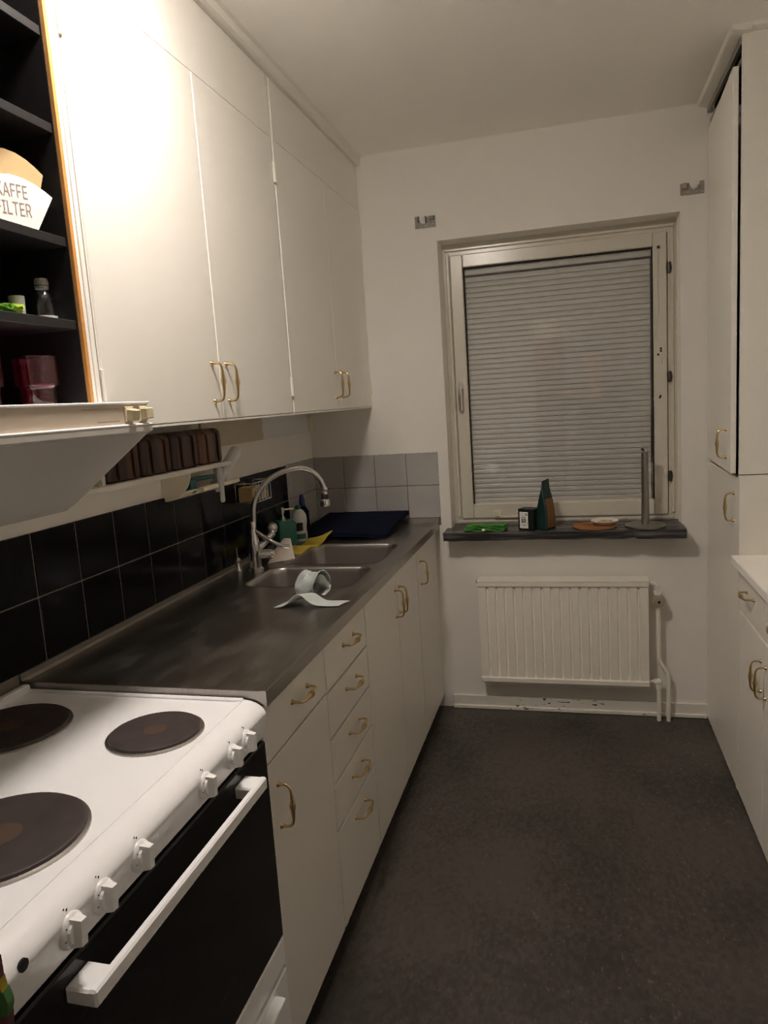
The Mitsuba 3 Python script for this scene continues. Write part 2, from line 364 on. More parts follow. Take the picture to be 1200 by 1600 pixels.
for i in range(NS):
    zz = GT-.036-sp*(i+.5)
    add('slat', slat, None, b, to=T().translate([-.0045*i/NS, D+.108, zz]).rotate([0, 1, 0], .1))
for x in (.90, 1.16, 1.42):
    add('ladder_cord', tube([(x, D+.0945, GT-.03), (x, D+.0945, GB+.004)], .0007, 5), 'plastic_grey', b)
add('bottom_rail', bx(GL+.010, GR-.016, D+.100, D+.116, GB-.004, GB+.008, .002), 'slat_paint', b)

# ---------------------------------------------------------------- wall cabinets on the left
UX, UZ0, UZ1 = .3105, 1.445, 2.303
def wall_cab(y0, ym, y1, hy, lab):
    c = thing('wall_cabinet', lab, 'cabinet')
    add('body', cat_([bx(.001, UX-.0185, y0, y1, UZ0-.006, 2.49), bx(UX-.0185, UX-.003, y0, y0+.012, UZ0-.006, 2.49), bx(UX-.0185, UX-.003, y1-.012, y1, UZ0-.006, 2.49), bx(UX-.0185, UX-.001, y0, y1, UZ0-.006, UZ0-.001)]), 'white_paint', c)
    add('top_panel', bx(UX-.0175, UX-.001, y0+.012, y1-.012, UZ1+.0006, 2.489, .0008), 'front_paint', c)
    for a, e, h in ((y0+.004, ym-.0015, hy[0]), (ym+.0015, y1-.004, hy[1])):
        d = add('door', bx(UX-.018, UX, a, e, UZ0, UZ1, .0022), 'front_paint', c)
        handle(d, UX, h, 1.540, True)
        hy_ = a if h > (a+e)/2 else e
        for z in (1.53, 2.2):
            add('hinge', lathe([(0, -.032), (.0042, -.030), (.0042, .030), (0, .032)], 10, (UX+.001, hy_+(-.002 if hy_ == a else .002), z)), 'white_paint', d)
    return c
wall_cab(-1.993, -1.488, -.984, (-1.531, -1.450), 'white two-door wall cabinet nearer the range hood')
wall_cab(-.980, -.495, -.001, (-.520, -.432), 'white two-door wall cabinet in the corner by the back wall')
# open shelf unit
o = thing('open_shelf_cabinet', 'open wall cabinet with black interior shelves above the range hood', 'cabinet')
add('carcass', cat_([bx(.001, .012, -2.62, -2.022, 1.4935, 2.489), bx(.001, .300, -2.032, -2.022, 1.4935, 2.489), bx(.001, .300, -2.622, -2.612, 1.4935, 2.489), bx(.001, .300, -2.62, -2.022, 2.478, 2.489)]), 'shelf_black', o)
add('edge_strip', bx(.295, .3085, -2.0305, -2.0215, 1.4935, 2.489, .001), 'wood_edge', o, label='orange wood edge strip')
add('stile', cat_([bx(.001, .307, -2.0205, -1.9955, 1.4935, 2.489, .001), bx(.307, .3105, -2.012, -2.0, 1.4935, 2.489, .001)]), 'gloss_white', o, label='white front stile')
add('stile', bx(.295, .3105, -2.66, -2.622, 1.4935, 2.489, .001), 'gloss_white', o)
for z in (1.652, 1.803, 2.003, 2.168):
    add('shelf', bx(.012, .297, -2.612, -2.032, z-.017, z, .001), 'shelf_black', o)

# ---------------------------------------------------------------- range hood
h = thing('range_hood', 'white range hood with a wedge-shaped underside above the stove', 'range hood')
HX, HY0, HY1 = .408, -2.69, -1.986
add('body', prism([(.001, 1.281), (.185, 1.281), (.212, 1.297), (HX-.012, 1.432), (HX-.012, 1.445), (.001, 1.445)], HY1-HY0-.004, 'y', (0, HY0+.002, 0)), 'hood_grey', h)
add('slide_panel', bx(.03, HX, HY0, HY1, 1.4335, 1.4480, .003), 'hood_grey', h)
add('front_panel', bx(.02, HX-.006, HY0, HY1-.003, 1.4480, 1.4905, .002), 'hood_tan', h)
add('top_edge', bx(.001, HX-.002, HY0, HY1-.001, 1.4885, 1.4930, .0015), 'plastic_white', h)
add('bottom_trim', bx(HX-.008, HX+.001, HY0, HY1-.001, 1.4465, 1.4515, .002), 'plastic_white', h)
add('marking', cat_([bx(HX-.0062, HX-.0055, -2.19, -2.085, 1.4805, 1.4813), bx(HX-.0062, HX-.0055, -2.15, -2.085, 1.4575, 1.4590)]), 'print_grey', h)
for y, rot in ((-2.056, 12), (-2.010, 0)):
    kb = add('switch', bx(HX-.006, HX-.002, y-.013, y+.013, 1.4560, 1.4840, .001), 'cream', h)
    add('switch_cap', move(bx(0, .016, -.011, .011, -.0105, .0105, .002), (HX-.003, y, 1.4700), ry=rot), 'cream_knob', kb)

# things on the open shelves
f = thing('coffee_filter_holder', 'white fan-shaped holder lettered KAFFE FILTER on the open shelf', 'holder')
def fan(w0, w1, hs, ht, n=10):
    P = [(-w0, 0), (w0, 0), (w1, hs)]
    for i in range(1, n): 
        t = math.pi*i/n; P.append((w1*math.cos(t), hs+(ht-hs)*(1-math.cos(t)**2)))
    return P+[(-w1, hs)]
FM = np.eye(4); FC = (.272, -2.130, 1.8037)
def place_f(m):   # local x -> along the front, y -> up, z -> outward
    m = m.copy(); a = math.radians(22)
    ex = np.array([math.sin(a), math.cos(a), 0]); ez = np.array([math.cos(a), -math.sin(a), 0]); ey = np.array([0, 0, 1.])
    v = m.vertices; m.vertices = np.array(FC)+v[:, :1]*ex+v[:, 1:2]*ey+v[:, 2:3]*ez; return m
add('front_plate', place_f(move(prism(fan(.039, .074, .062, .089), .003), (0, 0, 0))), 'paper', f)
add('back_plate', place_f(move(prism(fan(.039, .074, .062, .089), .003), (0, 0, -.045))), 'paper', f)
add('base', place_f(cat_([bx(-.039, .039, 0, .003, -.045, .003), hullp([(s*x, y, z) for s in (1,) for x, y in ((.039, 0), (.074, .062), (.071, .062), (.036, 0)) for z in (-.045, .002)]), hullp([(-x, y, z) for x, y in ((.039, 0), (.074, .062), (.071, .062), (.036, 0)) for z in (-.045, .002)])])), 'paper', f)
for tx, yy, x0 in (('KAFFE', .051, -.027), ('FILTER', .021, -.0305)):
    tm = text_mesh(tx, .0225, .0008); tw = tm.bounds[1][0]-tm.bounds[0][0]
    tm.apply_translation((-tm.bounds[0][0], 0, 0)); tm.vertices[:, 0] *= 2*abs(x0)/tw
    add('lettering', place_f(move(tm, (x0, yy, .0028))), 'print_grey', f)
add('coffee_filters', place_f(cat_([move(prism(fan(.038, .068, .098, .130), .0012), (.0, .004, -.030+.004*i)) for i in range(6)])), 'filter_paper', label='brown paper coffee filters standing in the white holder', cat='coffee filters')
j = thing('salt_jar', 'small glass jar with white salt at its bottom on the open shelf', 'jar')
JC = (.245, -2.050, 1.6525)
add('glass', lathe([(.021, .001), (.0225, .003), (.0225, .030), (.021, .042), (.014, .052), (.0125, .056), (.0125, .068)], 28, JC), 'jar_glass', j, smooth=40)
add('stopper', lathe([(0, .060), (.0115, .060), (.013, .070), (.011, .079), (0, .080)], 20, JC), 'hood_grey', j, smooth=40)
add('salt', lathe([(0, .001), (.0215, .001), (.0215, .010), (.012, .0115), (0, .012)], 24, JC), 'salt', j, smooth=40)
add('shot_glass', lathe([(0, 0), (.0125, 0), (.014, .042), (.0132, .042), (.0118, .002), (0, .002)], 24, (.232, -2.105, 1.6525)), 'plastic_grey', smooth=40, label='small grey cup beside the salt jar on the open shelf', cat='cup')
def crumple(at, s, seed):
    m = trimesh.creation.icosphere(2); v = m.vertices*np.array(s); v += (mnoise(m.vertices*3+seed)-.5)[:, None]*m.vertices*np.array(s)*1.3
    v[:, 2] = np.maximum(v[:, 2], -s[2]*.6); m.vertices = v+np.array(at)+np.array([0, 0, s[2]*.6]); return m
g = thing('green_packet', 'crumpled lime green packet on the open shelf', 'packet')
gc = (.243, -2.150, 1.6528)
add('wrapper', crumple(gc, (.020, .034, .013), 3), 'leaf_green', g)
for i in range(7):
    a = random.random()*6; q = sheet(lambda u, v: ((u-.5)*.022, (v-.5)*.020, .004*math.sin(3*u+i)), 4, 4, .001)
    add('fold', move(q, (gc[0]+.012*random.random(), gc[1]-.026+.009*i, gc[2]+.008+.012*random.random()), rz=i*50, rx=30*math.sin(i*2), ry=40), 'lime', g)
def tumbler(c):
    return lathe([(0, .003), (.030, .003), (.0315, .006), (.0315, .032), (.0325, .035), (.038, .038), (.0385, .041), (.0390, .092), (.0380, .0925), (.0372, .091), (.0365, .042), (.0300, .037), (.0295, .008), (0, .007)], 40, c)
add('pink_tumbler', tumbler((.243, -2.094, 1.4931)), 'pink_glass', smooth=35, label='pink stacking glass nearest the edge strip, above the range hood', cat='drinking glass')
add('pink_tumbler', tumbler((.205, -2.190, 1.4931)), 'pink_glass', smooth=35, label='pink stacking glass further left, dim at the picture edge', cat='drinking glass')

# ---------------------------------------------------------------- ceiling lamp
lp = thing('ceiling_lamp', 'round opal bowl lamp on the ceiling above the stove', 'lamp')
add('base', lathe([(0, H), (.118, H), (.118, LAMP[2]), (0, LAMP[2])], 40, (LAMP[0], LAMP[1], 0)), 'plastic_white', lp, smooth=35)
k = add('bowl', lathe([(0, -.046)]+[(.115*math.sin(a), -.046*math.cos(a)) for a in np.linspace(.15, math.pi/2, 10)], 40, LAMP), 'plastic_white', lp, smooth=True, label='lit opal bowl')
scene[k]['emitter'] = {'type': 'area', 'radiance': rgb(*LAMP_RGB)}
# ---------------------------------------------------------------- spice shelf, jars and utensil trough on the left wall
s = thing('spice_shelf', 'white spice shelf mounted under the wall cabinets beside the range hood', 'shelf')
add('board', bx(.001, .108, -1.98, -1.070, 1.290, 1.3035, .0015), 'white_paint', s)
add('divider', bx(.001, .100, -1.742, -1.728, 1.3035, 1.400, .001), 'white_paint', s)
add('back_rail', bx(.001, .012, -1.98, -1.075, 1.3035, 1.345, .001), 'white_paint', s)
def jar_mesh(w):
    rr = []
    for z, k in ((0, -.006), (.004, -.001), (.012, 0), (.090, 0), (.101, -.002), (.108, -.008), (.110, -.016)):
        rr.append(np.array([(x, y, z) for x, y in rrect(-.043-k, .043+k, -w/2-k, w/2+k, .020, 5)]))
    m = loft(rr); m.fix_normals(); return m
JW = .152
def ribs(w):
    return cat_([tube(spline([(.0435, y+.006, .006), (.0455, y, .02), (.0455, y, .085), (.043, y-.006, .100), (.034, y-.02, .108)], 4), .0028, 6) for y in (-w*.22, w*.24)])
jm, rm = mikit.ply(jar_mesh(JW), 'jar_brown', 35), mikit.ply(ribs(JW), 'jar_brown', 40)
for i, d in enumerate(('first from the right end of the spice shelf', 'second from the right end of the spice shelf', 'third from the right end of the spice shelf', 'leftmost of the row, next to the white divider')):
    y = -1.083-JW/2-i*.1575
    t_ = T().translate([.050, y, 1.304])
    c = add('spice_jar', jm, None, to=t_, label='dark brown square glazed jar, '+d, cat='jar', group='brown jars on the spice shelf')
    add('rib', rm, None, c, to=t_)
add('spice_packet', bx(.02, .07, -1.85, -1.77, 1.304, 1.350, .004), 'cream', label='small cream packet on the shelf left of the divider', cat='packet')
u = thing('utensil_trough', 'cream plastic trough under the right end of the spice shelf', 'utensil holder')
chk = [(.001, 1.289), (.085, 1.289), (.104, 1.262), (.106, 1.240), (.090, 1.222), (.060, 1.209), (.030, 1.205), (.001, 1.205)]
add('end_cheek', prism([(.001, 1.289), (.098, 1.289)]+[(.001+.098*math.cos(a), 1.289-.082*math.sin(a)) for a in np.linspace(.15, math.pi/2, 9)], .004, 'y', (0, -1.325, 0)), 'cream', u)
arc = [(.001+.100*math.cos(a), 1.289-.084*math.sin(a)) for a in np.linspace(.75, math.pi/2, 8)]
add('trough', prism([(x, z) for x, z in arc]+[(x-.003, z+.003) for x, z in arc[::-1]], .30, 'y', (0, -1.321, 0)), 'cream', u)
add('front_rim', bx(.088, .106, -1.262, -1.010, 1.226, 1.240, .002), 'cream', u)
add('bracket', bx(.060, .075, -1.105, -1.075, 1.205, 1.290, .002), 'plastic_grey', u)
add('spatula', cat_([prism(rrect(-.012, .012, -.055, .055, .008), .005, 'x', (.108, -1.155, 1.232)), ]), 'plastic_grey', label='grey-white flat spatula handle hanging over the trough rim', cat='spatula')
def rodm(p0, p1, r, cap=.3): 
    p0, p1 = np.array(p0), np.array(p1); d = p1-p0
    return tube([p0, p0+d*.02, p0+d*.5, p1-d*.03, p1-d*.01, p1], [r*.8, r, r, r, r*.8, r*.45], 16)
add('rolling_tube', rodm((.05, -1.085, 1.222), (.062, -.925, 1.330), .021), 'plastic_white', smooth=40, label='white plastic tube leaning in the cream trough', cat='tube')
add('dish_brush', cat_([rodm((.055, -1.255, 1.262), (.06, -1.10, 1.258), .007), bx(.04, .07, -1.265, -1.235, 1.222, 1.268, .006)]), 'teal', smooth=30, label='dark teal brush lying in the cream trough', cat='brush')
k = thing('mounting_board', 'narrow painted board fixed to the wall right of the spice shelf', 'board')
add('panel', bx(.001, .010, -1.065, -.055, 1.345, 1.437, .001), 'board_paint', k)
add('end_cap', bx(.001, .024, -.053, -.025, 1.350, 1.415, .002), 'cream', k)

# wall basket with sponge
k = thing('wall_basket', 'small wire basket on the black tiles behind the tap', 'basket')
BX0, BX1, BY0, BY1, BZ0, BZ1 = .008, .078, -.855, -.700, 1.128, 1.200
W_ = [tube([(BX0, BY0, BZ1), (BX1, BY0, BZ1), (BX1, BY1, BZ1), (BX0, BY1, BZ1)], .0022, 8), tube([(BX0, BY0, BZ0), (BX1, BY0, BZ0), (BX1, BY1, BZ0), (BX0, BY1, BZ0)], .0018, 8)]
add('rim', W_[0], 'chrome', k); wires = [W_[1]]
for i in range(7):
    y = BY0+(BY1-BY0)*i/6; wires.append(tube([(BX0, y, BZ1), (BX0, y, BZ0), (BX1, y, BZ0), (BX1, y, BZ1)], .0012, 6))
add('wire', cat_(wires), 'chrome', k)
for y in (-.82, -.74): add('suction_cup', lathe([(0, 0), (.018, 0), (.012, .006), (.005, .009), (0, .009)], 16, (.0062, y, 1.19), 'x'), 'rubber', k, smooth=30)
add('sponge', bx(.012, .074, -.848, -.785, 1.131, 1.186, .005), 'sponge', label='yellow kitchen sponge in the wire basket', cat='sponge')
add('sponge', bx(.014, .072, -.778, -.712, 1.131, 1.182, .005), 'sponge_pale', label='paler worn sponge in the wire basket', cat='sponge')

# ---------------------------------------------------------------- sink counter
CZ, CX, CY0 = .900, .5945, -1.9855
ct = thing('sink_counter', 'stainless steel counter with two sink bowls along the left wall', 'counter')
b1 = rrect(.152, .522, -1.166, -.896, .050); b2 = rrect(.152, .522, -.852, -.492, .050)
# counter plate, holes for both bowls
pl = sbox(.008, CY0, CX-.012, -.008).difference(Polygon(b1)).difference(Polygon(b2))
add('plate', prism(pl, .003, 'z', (0, 0, CZ-.003)), 'steel', ct)
add('front_edge', cat_([prism([(CX-.014, CZ-.002), (CX-.011, CZ+.003), (CX-.002, CZ+.003), (CX, CZ+.001), (CX, CZ-.031), (CX-.004, CZ-.031), (CX-.006, CZ-.004)], -CY0-.004, 'y', (0, CY0, 0))]), 'steel', ct, smooth=30)
add('side_edge', bx(.008, CX-.002, CY0, CY0+.012, CZ-.03, CZ+.0025, .001), 'steel', ct)
add('upstand', cat_([prism([(.0, CZ-.004), (.020, CZ-.004), (.014, CZ+.001), (.009, CZ+.006), (.009, CZ+.018), (0.0065, CZ+.018)], -CY0-.02, 'y', (0, CY0, 0)), bx(.007, CX, -.009, -.0055, CZ-.002, CZ+.019, .001)]), 'steel', ct, smooth=30)
def bowl(P, depth, cx, cy):
    P = np.array(P); c0 = P.mean(0); rings = []
    for s_, z in ((0.004, .0012), (0, -.0005), (-.004, -.006), (-.007, -.02), (-.015, -depth+.03), (-.024, -depth+.010), (-.042, -depth)):
        d = P-c0; sc = 1+s_/np.abs(d).max(0); rings.append(np.c_[c0+d*sc, np.full(len(P), CZ+z)])
    m = loft(rings, False, True)
    return m
for P, yc in ((b1, -1.03), (b2, -.67)):
    k = add('bowl', bowl(P, .155, 0, 0), 'bowl_steel', ct, smooth=40, label='pressed sink bowl')
    add('drain', lathe([(0, 0), (.040, 0), (.042, .002), (.038, .003), (.030, .001), (0, .001)], 24, (.335, yc, CZ-.1545)), 'chrome', k, smooth=30)
# ---------------------------------------------------------------- base cabinets left
BX_, BZ0, BZ1 = .5756, .060, .860
def base_body(lab, y0, y1, x=BX_):
    c = thing('base_cabinet', lab, 'cabinet')
    zt = CZ-.033
    add('body', cat_([bx(.012, x-.0195, y0, y0+.016, BZ0+.002, zt), bx(.012, x-.0195, y1-.016, y1, BZ0+.002, zt), bx(.012, .020, y0+.016, y1-.016, BZ0+.002, zt), bx(.020, x-.0195, y0+.016, y1-.016, BZ0+.002, BZ0+.018), bx(x-.04, x-.0195, y0+.016, y1-.016, zt-.03, zt)]), 'white_paint', c)
    add('toe_kick', bx(.48, .497, y0, y1, .0, BZ0+.002), 'black', c)
    return c
def front(c, kind, y0, y1, z0, z1, X=BX_, face=1):
    return add(kind, bx(X-face*.018, X, y0, y1, z0, z1, .002), 'front_paint', c)
c = base_body('white base cabinet with one drawer over a door, next to the stove', -1.985, -1.592)
d = front(c, 'drawer', -1.978, -1.594, .734, .860); handle(d, BX_, -1.770, .806, False)
d = front(c, 'door', -1.978, -1.594, BZ0, .729); handle(d, BX_, -1.931, .622, True)
c = base_body('white cabinet with a stack of five drawers under the counter', -1.5915, -1.2125)
for z0, z1, hz in ((.730, .860, .807), (.602, .7235, .680), (.474, .5955, .550), (.345, .4675, .420), (BZ0, .3385, .292)):
    d = front(c, 'drawer', -1.589, -1.215, z0, z1); handle(d, BX_, -1.390, hz, False)
c = base_body('white double-door base cabinet under the sink', -1.2115, -.447)
d = front(c, 'door', -1.209, -.8015, BZ0, .860); handle(d, BX_, -.828, .748, True)
d = front(c, 'door', -.7985, -.449, BZ0, .860); handle(d, BX_, -.772, .748, True)
c = base_body('narrow white single-door base cabinet in the corner by the back wall', -.4455, -.001)
d = front(c, 'door', -.444, -.045, BZ0, .860); handle(d, BX_, -.382, .752, True)
add('filler', bx(BX_-.018, BX_-.001, -.043, -.001, BZ0, .860, .001), 'front_paint', c)

# ---------------------------------------------------------------- stove
st = thing('stove', 'white free-standing electric stove with cast iron hotplates', 'stove')
Y0, Y1, HZ = -2.692, -1.990, .885
add('body', bx(.02, .555, Y0+.004, Y1-.004, .03, .845), 'enamel', st)
prof = [(.02, .845), (.02, HZ)]+[(.545, HZ)]+[(.545+.048*math.sin(a), HZ-.030+.030*math.cos(a)) for a in np.linspace(.15, math.pi/2, 8)]+[(.5845, .812), (.581, .806), (.560, .806), (.550, .845)]
hob = prism(prof, Y1-Y0, 'y', (0, Y0, 0))
hb = add('hob', hob, 'enamel', st, smooth=25)
add('rim', cat_([bx(.022, .548, Y1-.014, Y1-.0005, HZ-.002, HZ+.0045, .0022), bx(.022, .548, Y0+.0005, Y0+.014, HZ-.002, HZ+.0045, .0022), bx(.022, .040, Y0+.004, Y1-.004, HZ-.002, HZ+.016, .003), bx(.536, .548, Y0+.01, Y1-.01, HZ-.002, HZ+.0012, .0008)]), 'enamel', st)
for bx_, by_, r in ((.448, -2.156, .0845), (.144, -2.174, .1085), (.409, -2.492, .1165), (.150, -2.520, .0845)):
    p_ = add('hotplate', lathe([(0, .0085), (r*.26, .0085), (r*.30, .0095), (r-.008, .0095), (r-.003, .008), (r-.001, .003), (r-.001, 0), (0, 0)], 56, (bx_, by_, HZ)), 'iron', st, smooth=30, label='dark cast iron hotplate')
    add('ring', lathe([(r-.001, 0), (r+.004, 0), (r+.0035, .003), (r-.001, .004)], 56, (bx_, by_, HZ)), 'dull_metal', p_, smooth=30)
    add('centre', lathe([(0, .0088), (r*.25, .0088), (r*.25, .0080), (0, .0080)], 40, (bx_, by_, HZ)), 'iron_centre', p_)
PXF = .5885
dial = mikit.ply(lathe([(0, 0), (.0225, 0), (.0225, .003), (.0205, .006), (.018, .008), (0, .008)], 32, (0, 0, 0), 'x'), 'knob_white', 35)
gripm = mikit.ply(cat_([hullp([(x, y, z) for x, w_, h_ in ((.007, .0085, .0185), (.022, .0055, .0160)) for y in (-w_, w_) for z in (-h_, h_)]), lathe([(0, .007), (.016, .007), (.0145, .012), (0, .012)], 20, (0, 0, 0), 'x')]), 'knob_white')
marks = mikit.ply(cat_([bx(.0078, .0083, .0175*math.sin(a)-.0009, .0175*math.sin(a)+.0009, .0175*math.cos(a)-.0009, .0175*math.cos(a)+.0009) for a in np.radians(range(-150, 151, 50))]), 'ink')
dot = mikit.ply(cat_([bx(0, .0006, -.001, .001, .0285, .0315), bx(0, .0006, -.006, -.004, .0325, .0345)]), 'ink')
for y in (-2.083, -2.142, -2.243, -2.436, -2.523, -2.586):
    t_ = T().translate([PXF, y, .8430])
    kn = add('knob', dial, None, st, to=t_, label='white round stove knob')
    add('grip', gripm, None, kn, to=t_.rotate([1, 0, 0], -6)); add('scale', marks, None, kn, to=t_); 
    add('mark', dot, None, kn, to=T().translate([PXF-.0005, y, .8400]))
add('indicator', lathe([(0, 0), (.0075, 0), (.0075, .003), (0, .0035)], 20, (.5905, -2.666, .862), 'x'), 'black', st, label='black indicator lamp')
od = add('oven_door', bx(.556, .5875, Y0+.004, Y1-.004, .365, .802, .003), 'oven_glass', st, label='black glass oven door')
add('window_frame', cat_([bx(.5875, .5879, Y0+.10, Y1-.10, .720, .7225), bx(.5875, .5879, Y0+.10, Y1-.10, .44, .4425)]), 'black', od)
hx = .632
add('handle', cat_([bx(hx-.013, hx, -2.607, -2.093, .757, .781, .003), bx(.5865, hx-.008, -2.607, -2.560, .757, .780, .003), bx(.5865, hx-.008, -2.140, -2.093, .757, .780, .003)]), 'knob_white', od, label='white bar handle of the oven')
add('lower_trim', bx(.556, .5875, Y0+.004, Y1-.004, .302, .363, .003), 'enamel', st)
add('gap', bx(.554, .560, Y0+.006, Y1-.006, .284, .304), 'black', st)
dr_ = add('drawer', bx(.556, .5875, Y0+.004, Y1-.004, .075, .290, .003), 'enamel', st)
add('handle', bx(.5875, .612, -2.42, -2.06, .262, .282, .004), 'knob_white', dr_)
add('plinth', bx(.05, .53, Y0+.01, Y1-.01, 0, .05), 'black', st)
tw = thing('tea_towel', 'folded tea towel with brown, ochre and green bands at the stove side', 'towel')
def tow(z0, z1, ph): return sheet(lambda u, v: (.43+(.172+.006*math.exp(-((z0+(z1-z0)*v-.853)/.015)**2)-.05*max(0, .838-(z0+(z1-z0)*v)))*u, -2.7050-.003*math.sin(9*u+ph), z0+(z1-z0)*v), 14, 8, .011)
add('hook', bx(.47, .50, -2.699, -2.6905, .842, .86, .001), 'plastic_white', tw)
for i, (a, e, m_) in enumerate(((.882, .906, 'towel_brown'), (.868, .882, 'towel_ochre'), (.838, .868, 'towel_green'), (.62, .838, 'towel_brown'))):
    add('band', tow(a, e, .4*i), m_, tw)
# wall cabinet-height base unit left of the stove lies outside the frame

# ---------------------------------------------------------------- mixer tap
tp = thing('mixer_tap', 'chrome mixer tap with a high swan-neck spout beside the sink', 'tap')
tx_, ty_ = .1005, -.936
add('body', cat_([lathe([(0, 0), (.027, 0), (.027, .006), (.021, .012), (.019, .05), (.021, .055), (.021, .10), (.017, .115), (.013, .150), (0, .150)], 24, (tx_, ty_, CZ)),
     tube([(tx_-.02, ty_, CZ+.055), (tx_+.055, ty_+.02, CZ+.055), (tx_+.064, ty_+.022, CZ+.055)], [.016, .018, .012], 14),
     tube([(tx_+.01, ty_+.01, CZ+.075), (tx_+.05, ty_+.05, CZ+.122), (tx_+.055, ty_+.054, CZ+.126)], [.013, .012, .012], 14)]), 'chrome', tp, smooth=35)
sp_ = spline([(.1005, -.936, 1.045), (.1058, -.9325, 1.075), (.1084, -.9311, 1.12), (.1192, -.9251, 1.1575), (.1419, -.9128, 1.196), (.1736, -.8954, 1.2246), (.2147, -.873, 1.2432), (.2651, -.8454, 1.2497), (.3002, -.8263, 1.2325), (.3225, -.8141, 1.2026), (.3326, -.8086, 1.1715)], 6)
add('spout', tube(sp_, .0092, 14), 'chrome', tp, smooth=40)
add('collar', lathe([(0, 0), (.0125, 0), (.0135, .010), (.0115, .028), (0, .028)], 18, (.1015, -.9355, 1.047)), 'chrome', tp, smooth=35)
ae = (.333, -.8085, 1.104)
a_ = add('spray_head', lathe([(0, 0), (.0155, 0), (.0175, .004), (.0175, .020), (.0145, .026), (0, .026)], 22, ae), 'chrome', tp, smooth=35)
add('sleeve', lathe([(0, .026), (.0135, .026), (.0125, .044), (0, .044)], 18, ae), 'black', a_, smooth=35)
add('collar', lathe([(0, .044), (.0115, .044), (.0115, .052), (.0090, .055), (.0128, .060), (.0128, .068), (0, .070)], 18, ae), 'chrome', a_, smooth=35)
hd = add('lever', cat_([trimesh.creation.icosphere(2, .020).apply_translation((tx_+.052, ty_+.052, CZ+.142)), tube(spline([(tx_+.01, ty_+.0, CZ+.140), (tx_+.04, ty_-.0, CZ+.120), (tx_+.075, ty_+.0, CZ+.100), (tx_+.105, ty_+.01, CZ+.084), (tx_+.125, ty_+.02, CZ+.078)], 5), [.008]*10+[.007]*11, 12)]), 'chrome', tp, smooth=35)
vd = thing('drain_valve', 'small chrome stop valve at the wall left of the mixer tap', 'valve')
add('stem', cat_([lathe([(0, 0), (.013, 0), (.010, .012), (.006, .03), (0, .03)], 14, (.036, -.945, CZ)), trimesh.creation.icosphere(2, .011).apply_translation((.036, -.945, CZ+.038)), tube([(.036, -.945, CZ+.04), (.036, -.945, CZ+.085)], [.003, .002], 8)]), 'chrome', vd, smooth=35)
# things by the tap
k = thing('soap_dispenser', 'green square soap dispenser with a chrome pump behind the tap', 'soap dispenser')
dm = []
for z, q in ((0, -.003), (.003, 0), (.112, 0), (.120, -.006)): dm.append(np.array([(x, y, z) for x, y in rrect(-.038-q, .038+q, -.034-q, .034+q, .007, 3)]))
dm = loft(dm); dm.fix_normals()
DC = (.074, -.590, CZ+.0005)
add('body', move(dm, DC, rz=48), 'soap_green', k, smooth=35)
add('pump', cat_([lathe([(0, 0), (.012, 0), (.012, .012), (.006, .014), (.006, .030), (.009, .031), (.009, .052), (0, .054)], 18, (DC[0]-.005, DC[1]+.004, CZ+.119)), tube([(DC[0]-.005, DC[1]+.004, CZ+.162), (DC[0]+.035, DC[1]+.030, CZ+.162)], .004, 8)]), 'chrome', k, smooth=35)
k = thing('dish_soap_bottle', 'pale dish soap bottle with a green cap area behind the soap dispenser', 'bottle')
BC = (.066, -.405, CZ+.0005); rr = []
for z, a, b_ in ((0, .030, .020), (.004, .033, .022), (.05, .030, .021), (.085, .034, .022), (.110, .032, .021), (.128, .022, .017), (.136, .014, .012)):
    rr.append(np.array([(a*math.cos(t), b_*math.sin(t), z) for t in np.linspace(0, 2*math.pi, 24, endpoint=False)]))
bm = loft(rr); bm.fix_normals(); add('body', move(bm, BC, rz=30), 'plastic_white', k, smooth=40)
add('cap', lathe([(0, .136), (.012, .136), (.012, .152), (0, .154)], 16, BC), 'green_dark', k, smooth=35)
lab = sheet(lambda u, v: (.0335*math.sin(-1+1.6*u)*1.03, -.0235*math.cos(-1+1.6*u), .010+.022*v), 8, 3, .001)
add('label', move(lab, BC, rz=40), 'soap_green', k); add('label', move(sheet(lambda u, v: (.034*math.sin(-.6+.8*u), -.0238*math.cos(-.6+.8*u), .045+.035*v), 6, 5, .001), BC, rz=40), 'black', k)
k = thing('blue_bottle', 'dark bottle with a blue cap half hidden behind the soap bottles', 'bottle')
add('body', lathe([(0, 0), (.026, 0), (.027, .004), (.027, .110), (.012, .135), (0, .135)], 22, (.045, -.300, CZ+.0005)), 'navy_cloth', k, smooth=35)
add('cap', lathe([(0, .135), (.013, .135), (.012, .165), (.007, .185), (0, .187)], 18, (.045, -.300, CZ)), 'blue', k, smooth=35)
add('sponge_card', move(hullp([(0, 0, 0), (.105, 0, .004), (.100, 0, .082), (.075, 0, .086), (.02, 0, .035), (0, .002, 0), (.105, .002, .004), (.100, .002, .082), (.075, .002, .086), (.02, .002, .035)]), (.105, -.845, CZ+.0012), rz=38, rx=-16), 'card_pink', label='pale pink card standing against the soap dispenser', cat='card')
yc = sheet(lambda u, v: (.105+.075*u+.03*v, -.70+.30*v, CZ+.004+.016*math.sin(3.0*v*2)**2*(1-.3*u)+.035*max(0, v-.72)/.28*u), 10, 16, .004)
add('yellow_cloth', yc, 'yellow_cloth', smooth=30, label='yellow dishcloth curled at the sink edge', cat='dishcloth')
# drying mat
def mat(u, v):   # u along x, v along y
    x = .055+.385*u+.02*v; y = -.395+.372*v
    z = CZ+.014+.036*min(1, v*1.15)**.8-.006*math.cos(u*6)*(1-v)+.010*max(0, u-.9)*10*0
    return (x, y, z)
add('drying_mat', sheet(mat, 22, 22, .018), 'navy_cloth', smooth=40, label='navy blue dish drying mat lying at the corner of the counter', cat='mat')
